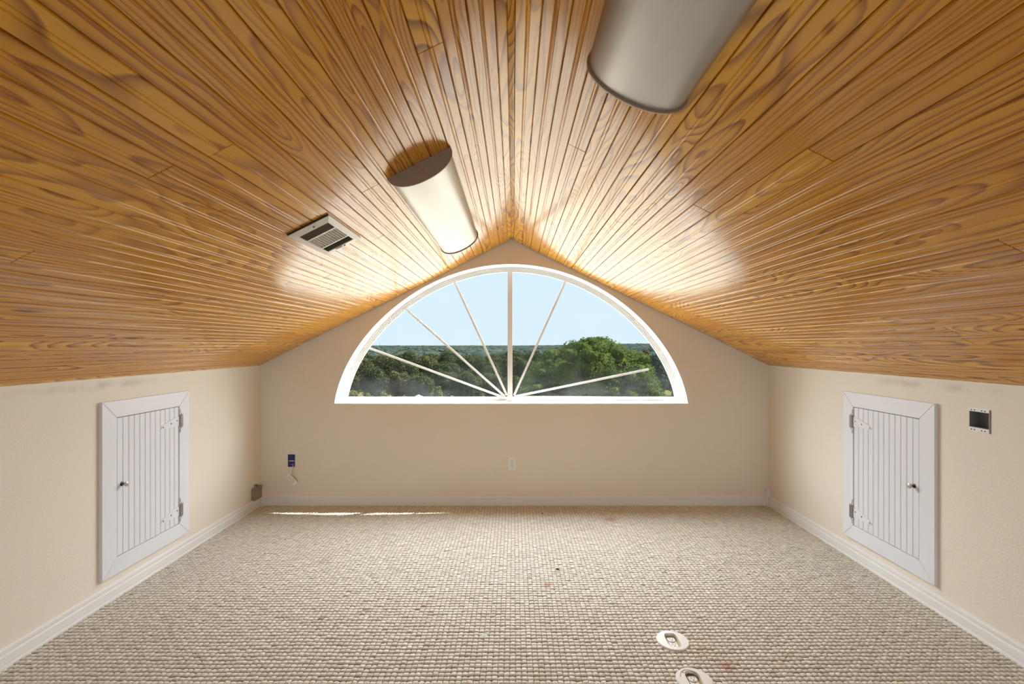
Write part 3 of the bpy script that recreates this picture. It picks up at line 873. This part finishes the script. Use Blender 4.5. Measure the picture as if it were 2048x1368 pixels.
m = MB(M); m.box((-0.004, 0.158, T * .6), (0.030, 0.164, T + .004), .001); m.build('damper_lever', M_VENT, vent)

# ------------------------------------------------------------------ things on the window wall
def duplex(root, M, plate=True, mat=M_PLATE):
    """local x right, y up the device, z out of the face; device parts as children of root"""
    for s in (-1, 1):
        m = MB(M)
        pr = [(.0165 * math.cos(t), s * .0195 + .0140 * max(-.86, min(.86, math.sin(t))) / .86) for t in [2 * math.pi * k / 20 for k in range(20)]]
        m.prism(pr, 'z', 0.0, .0035)
        face = m.build('receptacle', mat, root)
        m = MB(M)
        m.box((-.0075, s * .0195 + .0005, .0030), (-.0050, s * .0195 + .0090, .0039)); m.box((.0050, s * .0195 + .0015, .0030), (.0075, s * .0195 + .0085, .0039))
        m.lathe([(.0028, .0030), (.0028, .0039)], Matrix.Translation((0, s * .0195 - .0070, 0)), 10)
        m.build('slots', M_SLOT, face)
    m = MB(M); m.lathe([(.0030, .0), (.0030, .0032), (.0015, .0040)], None, 10); m.build('screw', M_SCREW, root, smooth=True)
def wall_M(p):
    return Matrix(((1, 0, 0, p.x), (0, 0, -1, p.y), (0, 1, 0, p.z), (0, 0, 0, 1)))
p = on_y(1024.2, 927.2, D)
ol_ = tag(empty('wall_outlet', tuple(p)), 'ivory duplex outlet with cover plate centred under the window', 'outlet')
m = MB(wall_M(p)); m.box((-.0345, -.057, -.0005), (.0345, .057, .005), .0022); m.build('cover_plate', M_PLATE, ol_)
duplex(ol_, wall_M(p) @ Matrix.Translation((0, 0, .004)))

# open blue outlet box: a shallow tub let into the wall face with its rim showing
p = on_y(583.2, 921.0, D)
bb = tag(empty('electrical_box', tuple(p)), 'open blue plastic electrical box without cover above the dangling outlet', 'electrical box')
MW = wall_M(p)
m = MB(MW)
for a, c in (((-.028, -.051), (-.0245, .051)), ((.0245, -.051), (.028, .051)), ((-.0245, -.051), (.0245, -.0475)), ((-.0245, .0475), (.0245, .051))):
    m.box((a[0], a[1], -.001), (c[0], c[1], .007))
m.box((-.0245, -.0475, -.001), (.0245, .0475, .0012))
m.build('box', M_BLUE, bb)
for s in (-1, 1):
    m = MB(MW); m.lathe([(.006, .0), (.006, .0065), (.0025, .0065), (.0025, .003)], Matrix.Translation((s * .013, s * .042, 0)), 10); m.build('screw_boss', M_BLUE, bb, smooth=True)
m = MB(MW); m.tube([(-.022, -.004, .003), (-.008, -.001, .007), (.009, -.002, .007), (.022, -.002, .003)], .0030, 6); m.build('cable', M_WHITEP, bb, smooth=True)
m = MB(MW); m.tube([(-.020, -.030, .002), (-.006, -.036, .006), (.004, -.030, .006), (.014, -.038, .005)], .0026, 6); m.build('wire', M_GREYB, bb, smooth=True)
m = MB(MW); m.tube([(.018, .030, .002), (.004, .022, .006), (-.008, .010, .005), (-.016, .016, .002)], .0026, 6); m.build('wire', M_STEM, bb, smooth=True)

# outlet dangling by its cable
q = on_y(583.0, 958.5, D - 0.022)
hg = tag(empty('dangling_outlet', tuple(q)), 'loose outlet dangling askew by its cable under the blue box', 'outlet')
MH = Matrix.Translation(q) @ Matrix.Rotation(math.radians(-14), 4, 'X') @ Matrix.Rotation(math.radians(-48), 4, 'Y') @ Matrix(((1, 0, 0, 0), (0, 0, -1, 0), (0, 1, 0, 0), (0, 0, 0, 1)))
m = MB(MH); m.box((-.019, -.055, -.002), (.019, .055, .001), .0008); m.build('yoke', M_PLATE, hg)
m = MB(MH); m.box((-.0165, -.034, -.022), (.0165, .034, -.002), .003); m.build('body', M_YELLOWED, hg)
duplex(hg, MH @ Matrix.Translation((0, 0, .001)))
m = MB(); m.tube([p + Vector((.012, -.004, -.030)), p + Vector((.020, -.018, -.060)), p + Vector((.016, -.024, -.090)), q + Vector((.002, .010, .012))], .0028, 6)
m.build('cable', M_COPPER, hg, smooth=True)

# taupe surface box sitting on the baseboard in the corner
sb = tag(empty('surface_box', (XL, D - 0.09, 0.082)), 'taupe metal surface box on the baseboard beside the corner block', 'electrical box')
m = MB(); m.box((XL - .001, D - 0.140, 0.078), (XL + 0.030, D - 0.031, 0.178), .003); m.build('box', M_RACE, sb)
m = MB(); m.box((XL + 0.029, D - 0.132, 0.086), (XL + 0.033, D - 0.038, 0.170), .001); m.build('lid', M_RACE, sb)
m = MB(); m.tube([(XL + .010, D - .075, .176), (XL + .012, D - .072, .190), (XL + .006, D - .090, .196), (XL + .001, D - .100, .188)], .004, 6); m.build('cable_stub', M_STEM, sb, smooth=True)

# open two-gang junction box on the right knee wall
jy, jz = (JY0 + JY1) / 2, (JZ0 + JZ1) / 2
jb = tag(empty('junction_box', (XR, jy, jz)), 'open two-gang junction box with bare metal ears and grey inside', 'electrical box')
m = MB()
e = 0.0012
m.box((XR + .050, JY0 + e, JZ0 + e), (XR + .052, JY1 - e, JZ1 - e))
m.box((XR + .001, JY0, JZ0), (XR + .051, JY0 + e, JZ1)); m.box((XR + .001, JY1 - e, JZ0), (XR + .051, JY1, JZ1))
m.box((XR + .001, JY0, JZ0), (XR + .051, JY1, JZ0 + e)); m.box((XR + .001, JY0, JZ1 - e), (XR + .051, JY1, JZ1))
m.build('box', M_GREYB, jb)
for z0, z1 in ((JZ1, JZ1 + .017), (JZ0 - .017, JZ0)):
    m = MB(); m.box((XR - .0022, JY0 - .002, z0), (XR + .001, JY1 + .002, z1), .0006)
    ear = m.build('mounting_ear', M_TRIM, jb)
    for dy in (0.018, 0.033, 0.066, 0.081):
        m = MB(); m.lathe([(.0030, 0), (.0030, .0006)], Matrix.Translation((XR - .0022, JY0 + dy, (z0 + z1) / 2 - .002)) @ Matrix.Rotation(-math.pi / 2, 4, 'Y'), 10); m.build('screw_hole', M_SLOT, ear)
m = MB(); m.box((XR - .0035, JY0 - .006, JZ0 - .018), (XR + .0005, JY0 - .0005, JZ1 + .015), .0008); m.build('side_flange', M_GREYB, jb)

# ------------------------------------------------------------------ floor outlets
def floor_outlet(x, y, label, ring):
    root = tag(empty('floor_outlet', (x, y, 0)), label, 'outlet', 'round floor outlets in the carpet')
    r, zt = 0.0715, 0.006
    sx, sy = 0.0285, 0.050                 # slot through the cover
    # outline of disc and slot with matching counts
    n = 48
    disc = [(r * math.cos(2 * math.pi * k / n), r * math.sin(2 * math.pi * k / n)) for k in range(n)]
    disc2 = [(a * .965, b_ * .965) for a, b_ in disc]
    slot = []
    for k in range(n):
        t = 2 * math.pi * k / n
        c_, s_ = math.cos(t), math.sin(t)
        q_ = 4.0
        rad = (abs(c_ / sx) ** q_ + abs(s_ / sy) ** q_) ** (-1 / q_)
        slot.append((rad * c_, rad * s_))
    vs, fs = [], []
    for ringp, z in ((disc, -0.004), (disc, zt - 0.003), (disc2, zt), (slot, zt), (slot, -0.013)):
        vs += [(x + a, y + b_, z) for a, b_ in ringp]
    for j in range(4):
        for k in range(n):
            fs.append((j * n + k, j * n + (k + 1) % n, (j + 1) * n + (k + 1) % n, (j + 1) * n + k))
    m = MB(); m.add(vs, fs); m.build('cover', M_WHITEP, root, smooth=True)
    m = MB(); m.prism([(x + a * 1.02, y + b_ * 1.02) for a, b_ in slot], 'z', -0.016, -0.0125); m.build('well', M_YELLOWED, root)
    Mx = Matrix.Translation((x, y - 0.004, -0.006))
    m = MB(Mx); m.box((-.0175, -.0395, -.008), (.0175, .0395, .0005), .001); m.build('device_strap', M_WHITEP, root)
    duplex(root, Mx @ Matrix.Translation((0, 0, .0003)), mat=M_WHITEP)
    if ring:
        m = MB(); m.tube([(x - .012 + .040 * math.cos(t), y + .004 + .052 * math.sin(t), zt + .0002) for t in [math.radians(35 + k * 12) for k in range(12)]], .0016, 6)
        m.build('lid_seam', M_HINGE, root)
        m = MB(); m.lathe([(.003, zt - .001), (.003, zt + .0012)], Matrix.Translation((x - .031, y + .040, 0)), 8); m.build('screw', M_SCREW, root)
    return root
floor_outlet(*FLOOR_BOX[0], 'round white floor outlet with a plain cover and duplex socket showing', False)
floor_outlet(*FLOOR_BOX[1], 'round white floor outlet with a curved lid seam on its cover', True)

# ------------------------------------------------------------------ litter on the carpet
def crumb(name, px, py, size, mat, label, cat, flat=1.0):
    p = on_floor(px, py, 0.003)
    m = MB()
    vs, fs = [], []
    rows, seg = 4, 7
    r_ = random.Random(int(px))
    for i in range(rows):
        ph = math.pi * (i + .5) / rows
        for k in range(seg):
            t = 2 * math.pi * k / seg
            s = size * (0.7 + 0.6 * r_.random())
            vs.append((p.x + s * math.sin(ph) * math.cos(t), p.y + s * .7 * math.sin(ph) * math.sin(t), p.z + size * .15 + s * .55 * flat * math.cos(ph)))
    for i in range(rows - 1):
        for k in range(seg):
            fs.append((i * seg + k, i * seg + (k + 1) % seg, (i + 1) * seg + (k + 1) % seg, (i + 1) * seg + k))
    fs += [tuple(range(seg)), tuple((rows - 1) * seg + k for k in range(seg))]
    m.add(vs, fs)
    tag(m.build(name, mat, loc=tuple(p)), label, cat)
crumb('crumb', 1115, 1138.5, 0.011, M_CRUMB, 'small brown crumb behind the rust stain on the carpet', 'litter')
crumb('wood_chip', 1085, 1027, 0.010, M_CRUMB, 'tiny dark chip near the window wall baseboard', 'litter', .6)
p = on_floor(967, 1273, 0.004)
m = MB()
m.add([(p.x - .018, p.y - .006, p.z), (p.x - .004, p.y - .010, p.z + .003), (p.x + .014, p.y - .002, p.z + .006), (p.x + .018, p.y + .008, p.z + .003), (p.x + .003, p.y + .006, p.z + .009), (p.x - .010, p.y + .003, p.z + .004),
       (p.x - .018, p.y - .006, p.z - .002), (p.x - .004, p.y - .010, p.z + .001), (p.x + .014, p.y - .002, p.z + .004), (p.x + .018, p.y + .008, p.z + .001), (p.x + .003, p.y + .006, p.z + .007), (p.x - .010, p.y + .003, p.z + .002)],
      [(0, 1, 5), (1, 4, 5), (1, 2, 4), (2, 3, 4), (6, 11, 7), (7, 11, 10), (7, 10, 8), (8, 10, 9)] + [(i, (i + 1) % 6, 6 + (i + 1) % 6, 6 + i) for i in range(6)])
tag(m.build('paper_scrap', M_PAPER, loc=tuple(p)), 'crumpled scrap of white paper on the carpet', 'litter')

# ------------------------------------------------------------------ outdoors
GZ = -5.2
def leaves_mesh(name, blobs, n, size, mat, parent, seed, core=0.80):
    r = np.random.default_rng(seed)
    C = np.array([b_[0] for b_ in blobs]); Rr = np.array([b_[1] for b_ in blobs])
    wts = (Rr[:, 0] * Rr[:, 2]); wts = wts / wts.sum()
    idx = r.choice(len(blobs), n, p=wts)
    d = r.normal(size=(n, 3)); d /= np.linalg.norm(d, axis=1)[:, None]
    rad = r.uniform(0.80, 1.06, n) ** 0.8
    P = C[idx] + d * Rr[idx] * rad[:, None]
    nrm = d + r.normal(0, .55, (n, 3)) + np.array([0, 0, .35]); nrm /= np.linalg.norm(nrm, axis=1)[:, None]
    a = np.cross(nrm, r.normal(size=(n, 3))); a /= np.linalg.norm(a, axis=1)[:, None]
    b_ = np.cross(nrm, a)
    s = size * r.uniform(.6, 1.3, n)[:, None]
    V = np.stack([P - a * s, P - b_ * s * .55 + nrm * s * .15, P + a * s, P + b_ * s * .55 + nrm * s * .15], 1).reshape(-1, 3)
    Fc = (np.array([[0, 1, 2], [0, 2, 3]])[None] + (np.arange(n) * 4)[:, None, None]).reshape(-1, 3)
    # solid inner masses
    seg, rows = 9, 6
    for c, rr in blobs:
        e = len(V)
        vs = [(c[0] + rr[0] * core * math.sin(math.pi * i / rows) * math.cos(2 * math.pi * k / seg), c[1] + rr[1] * core * math.sin(math.pi * i / rows) * math.sin(2 * math.pi * k / seg), c[2] + rr[2] * core * math.cos(math.pi * i / rows)) for i in range(rows + 1) for k in range(seg)]
        V = np.vstack([V, vs])
        q = []
        for i in range(rows):
            for k in range(seg):
                k2 = (k + 1) % seg
                q += [(e + i * seg + k, e + (i + 1) * seg + k, e + (i + 1) * seg + k2), (e + i * seg + k, e + (i + 1) * seg + k2, e + i * seg + k2)]
        Fc = np.vstack([Fc, q])
    off = world_loc(parent)
    V = V - np.array(off)
    me = bpy.data.meshes.new(name)
    me.vertices.add(len(V)); me.vertices.foreach_set('co', V.ravel())
    me.loops.add(Fc.size); me.loops.foreach_set('vertex_index', Fc.ravel().astype(np.int32))
    me.polygons.add(len(Fc)); me.polygons.foreach_set('loop_start', np.arange(0, Fc.size, 3, dtype=np.int32))
    me.update(calc_edges=True)
    me.materials.append(mat)
    o = bpy.data.objects.new(name, me)
    o.parent = parent
    col.objects.link(o)
def tree(px, py_top, dist, width_px, mat, label, group, n, size, seed, nblob=14, cat='tree', name='broadleaf_tree', squash=0.62, crown_lo=0.04):
    r = random.Random(seed)
    top = on_y(px, py_top, dist)
    Wd = width_px * dist / F
    H = top.z - GZ
    root = tag(empty(name, (top.x, dist, GZ)), label, cat, group)
    cz = GZ + H * (1 - squash / 2 * 1.0)
    blobs = []
    hx, hz = Wd / 2, H * (1 - crown_lo) / 2
    cc = (top.x, dist, GZ + H - hz)
    blobs.append((cc, (hx * .72, hx * .5, hz * .80)))
    for k in range(nblob):
        t = 2 * math.pi * (k + r.random()) / nblob
        ph = r.uniform(-0.5, 1.0)
        ca = math.sqrt(max(0, 1 - ph * ph))
        s = r.uniform(.26, .42)
        blobs.append(((cc[0] + hx * (1 - s) * ca * math.cos(t), cc[1] + hx * .5 * (1 - s) * ca * math.sin(t), cc[2] + hz * (1 - s) * ph), (hx * s, hx * s, hz * s * 1.15)))
    leaves_mesh('foliage', blobs, n, size, mat, root, seed)
    m = MB()
    m.tube([(top.x, dist, GZ - .1), (top.x + .1, dist, GZ + H * .25), (top.x - .05, dist + .1, GZ + H * .6)], [H * .035, H * .028, H * .015], 8)
    for k in range(4):
        t = k * 1.6 + r.random()
        m.tube([(top.x + .05, dist, GZ + H * .3), (top.x + hx * .3 * math.cos(t), dist + hx * .3 * math.sin(t), GZ + H * .5), (top.x + hx * .6 * math.cos(t), dist + hx * .6 * math.sin(t), GZ + H * .68)], [H * .018, H * .012, H * .006], 6)
    m.build('trunk', M_BARK, root, smooth=True)

g = MB(); g.add([(-4000, D + 6, GZ), (4000, D + 6, GZ), (4000, 7000, GZ), (-4000, 7000, GZ)], [(0, 1, 2, 3)])
tag(g.build('ground', M_GROUND), kind='structure', label='dry grassy ground below the window')

L_OAK = leaf_mat('oak_leaves', (0.05, 0.085, 0.018), (0.16, 0.20, 0.05))
L_DARK = leaf_mat('dark_leaves', (0.048, 0.068, 0.028), (0.12, 0.14, 0.055))
L_OLIVE = leaf_mat('olive_leaves', (0.075, 0.088, 0.036), (0.17, 0.165, 0.065))
L_BLUE = leaf_mat('bluish_leaves', (0.065, 0.095, 0.075), (0.13, 0.17, 0.125))
L_LIGHT = leaf_mat('light_leaves', (0.12, 0.155, 0.04), (0.23, 0.25, 0.09))
L_RUST = leaf_mat('rust_leaves', (0.10, 0.075, 0.032), (0.17, 0.11, 0.05))
L_FAR = leaf_mat('far_forest_hazed_leaves', (0.060, 0.088, 0.078), (0.11, 0.14, 0.11))  # blue cast of distance haze mixed into the leaf colour

# the big oak, in three overlapping crowns of one tree
def oak():
    dist = 30.0
    top = on_y(1192, 677, dist)
    H = top.z - GZ
    root = tag(empty('oak_tree', (top.x, dist, GZ)), 'large bright green spreading oak rising above the horizon', 'tree')
    s = dist / F
    r = random.Random(5)
    blobs = [((on_y(1190, 765, dist).x, dist, on_y(0, 765, dist).z), (120 * s, 100 * s, 78 * s))]
    spots = [(1192, 700, 30), (1150, 706, 30), (1225, 706, 28), (1115, 722, 30), (1250, 730, 32), (1085, 745, 30), (1275, 752, 30), (1065, 772, 30), (1295, 775, 28), (1180, 735, 40), (1220, 745, 36), (1130, 755, 42),
             (1090, 785, 36), (1250, 775, 38), (1200, 785, 42), (1150, 790, 40), (1305, 792, 24), (1052, 795, 26), (1170, 692, 20), (1208, 690, 20), (1262, 716, 18), (1100, 712, 18), (1290, 742, 18), (1185, 686, 14), (1197, 683, 12)]
    for px, py, rad in spots:
        dd = dist + r.uniform(-70, 20) * s * (1 if rad > 24 else .4)
        c = on_y(px, py, dd)
        blobs.append((tuple(c), (rad * s, rad * s, rad * s * .85)))
    for k in range(46):
        px, py, rad = r.choice(spots)
        dd = dist - r.uniform(30, 105) * s
        c = on_y(px + r.uniform(-26, 26), py + r.uniform(-4, 34), dd)
        q_ = r.uniform(8, 15)
        blobs.append((tuple(c), (q_ * s, q_ * s, q_ * s * .8)))
    leaves_mesh('foliage', blobs, 26000, 0.085, L_OAK, root, 21, core=.86)
    m = MB()
    m.tube([(top.x, dist, GZ - .1), (top.x, dist, GZ + 1.6), (top.x + .2, dist, GZ + 3.6)], [.38, .30, .2], 10)
    for t in (0.3, 1.4, 2.6, 3.7, 5.0):
        m.tube([(top.x, dist, GZ + 1.5), (top.x + 1.3 * math.cos(t), dist + 1.3 * math.sin(t), GZ + 3.0), (top.x + 2.8 * math.cos(t), dist + 2.4 * math.sin(t), GZ + 4.3)], [.17, .12, .06], 8)
    m.build('trunk', M_BARK, root, smooth=True)
oak()

GW = 'woodland trees beyond the window'
LD, LO, LB = 'dark green broadleaf tree in the woodland beyond the window', 'olive green broadleaf tree in the woodland beyond the window', 'bluish green tree in the woodland beside the large oak'
rt = random.Random(44)
rows = []
for base_d, tops, x0, x1, step, where in ((92, (700, 709), 690, 1120, 44, 'in the tall back row of the woodland'), (70, (708, 720), 680, 1090, 43, 'in the middle row of the woodland'), (51, (733, 748), 700, 1075, 45, 'in the low front row of the woodland')):
    x, odd = x0, 1
    while x < x1:
        kind = rt.random() < .55
        rows.append((x, rt.uniform(*tops), base_d * (1 + .055 * odd), rt.uniform(52, 68), L_DARK if kind else L_OLIVE, ('dark green broadleaf tree ' if kind else 'olive green broadleaf tree ') + where))
        x += step * rt.uniform(.9, 1.1)
        odd = -odd
LO = 'olive green broadleaf tree behind the large oak'
rows += [(1312, 706, 52, 54, L_BLUE, LB), (1345, 716, 60, 60, L_BLUE, LB), (1282, 700, 79, 60, L_OLIVE, LO), (1345, 704, 90, 60, L_OLIVE, LO)]
for k, (px, pt, ds, wp, mt, lb) in enumerate(rows):
    tree(px, pt, ds, wp, mt, lb, GW, 4200, 0.0026 * ds, 100 + k)
tree(1290, 696, 97, 26, L_RUST, 'small rust brown tree behind the large oak', None, 1500, 0.2, 77)
LL = 'small yellow green young tree in front of the dark woodland'
for k, (px, pt, wp) in enumerate(((706, 778, 34), (738, 786, 24), (768, 784, 28), (874, 773, 36), (996, 786, 26))):
    tree(px, pt, 38, wp, L_LIGHT, LL, 'young trees in front of the woodland', 900, 0.11, 300 + k, 8, name='young_tree')
# distant forest, canopy after canopy to the horizon
def forest():
    r = np.random.default_rng(3)
    n = 5200
    dist = 110 * (1700 / 110) ** r.random(n) ** 0.9
    px = r.uniform(560, 1480, n)
    V, Fc = [], []
    seg, rws = 7, 4
    a = np.array([(math.sin(math.pi * i / rws), math.cos(math.pi * i / rws)) for i in range(rws + 1)])
    t = 2 * math.pi * np.arange(seg) / seg
    unit = np.array([(s_ * math.cos(q), s_ * math.sin(q), c_) for s_, c_ in a for q in t])
    quads = np.array([(i * seg + k, (i + 1) * seg + k, (i + 1) * seg + (k + 1) % seg, i * seg + (k + 1) % seg) for i in range(rws) for k in range(seg)])
    x = (px - VX) * dist / F
    m_x = (759 - VX) * 900 / F
    clear = (np.abs(x - m_x) < 14) & (np.abs(dist - 900) < 30)
    x = np.where(clear, x + 40, x)
    topz = CZ - np.interp(dist, [110, 200, 500, 1700], [2.0, 1.9, 1.2, 3.0]) + r.normal(0, .35, n)
    hill = np.exp(-((px - 1290) / 160.0) ** 2) * np.clip((dist - 700) / 1000, 0, 1) * 9.0
    topz = topz + hill
    w = r.uniform(2.2, 4.2, n) * np.interp(dist, [95, 500, 1700], [1, 1.4, 3.0])
    hgt = r.uniform(1.6, 2.6, n) * np.interp(dist, [95, 500, 1700], [1, 1.2, 2.0])
    ctr = np.stack([x, dist, topz - hgt], 1)
    V = ctr[:, None, :] + unit[None] * np.stack([w, w, hgt], 1)[:, None, :] * (1 + r.normal(0, .10, (n, len(unit), 1)))
    low = (unit[:, 2] < -.3)
    V[:, low, 2] = GZ
    Fc = quads[None] + (np.arange(n) * len(unit))[:, None, None]
    me = bpy.data.meshes.new('forest_canopy')
    V = V.reshape(-1, 3); Fc = Fc.reshape(-1, 4)
    me.vertices.add(len(V)); me.vertices.foreach_set('co', V.ravel())
    me.loops.add(Fc.size); me.loops.foreach_set('vertex_index', Fc.ravel().astype(np.int32))
    me.polygons.add(len(Fc)); me.polygons.foreach_set('loop_start', np.arange(0, Fc.size, 4, dtype=np.int32))
    me.update(calc_edges=True)
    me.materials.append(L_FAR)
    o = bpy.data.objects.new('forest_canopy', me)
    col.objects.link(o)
    tag(o, 'distant forest coloured blue green for haze, reaching to the horizon', 'forest', kind='stuff')
forest()
# blue-roofed shed among the trees
c = on_y(834, 797, 44)
sh = tag(empty('shed', (c.x, 44, GZ)), 'tiny pale blue gabled shed roof among the young trees', 'shed')
m = MB(); m.box((c.x - .75, 43.4, GZ), (c.x + .75, 44.6, c.z - .1)); m.build('wall', plain('shed_wall', (0.45, 0.45, 0.43), .8), sh)
m = MB(); m.prism([(c.x - .95, c.z - .15), (c.x, c.z + .30), (c.x + .95, c.z - .15), (c.x, c.z + .22)], 'y', 43.2, 44.8); m.build('roof', plain('shed_roof', (0.20, 0.34, 0.55), .5), sh)
# radio mast on the horizon
mp_ = on_y(759, 686, 900)
m = MB(); m.tube([(mp_.x, 900, GZ), (mp_.x, 900, mp_.z)], .35, 6); m.tube([(mp_.x - 2, 900, mp_.z - 5), (mp_.x + 2, 900, mp_.z - 5)], .2, 6)
tag(m.build('radio_mast', M_MAST, loc=(mp_.x, 900, GZ)), 'thin radio mast standing on the horizon', 'mast')
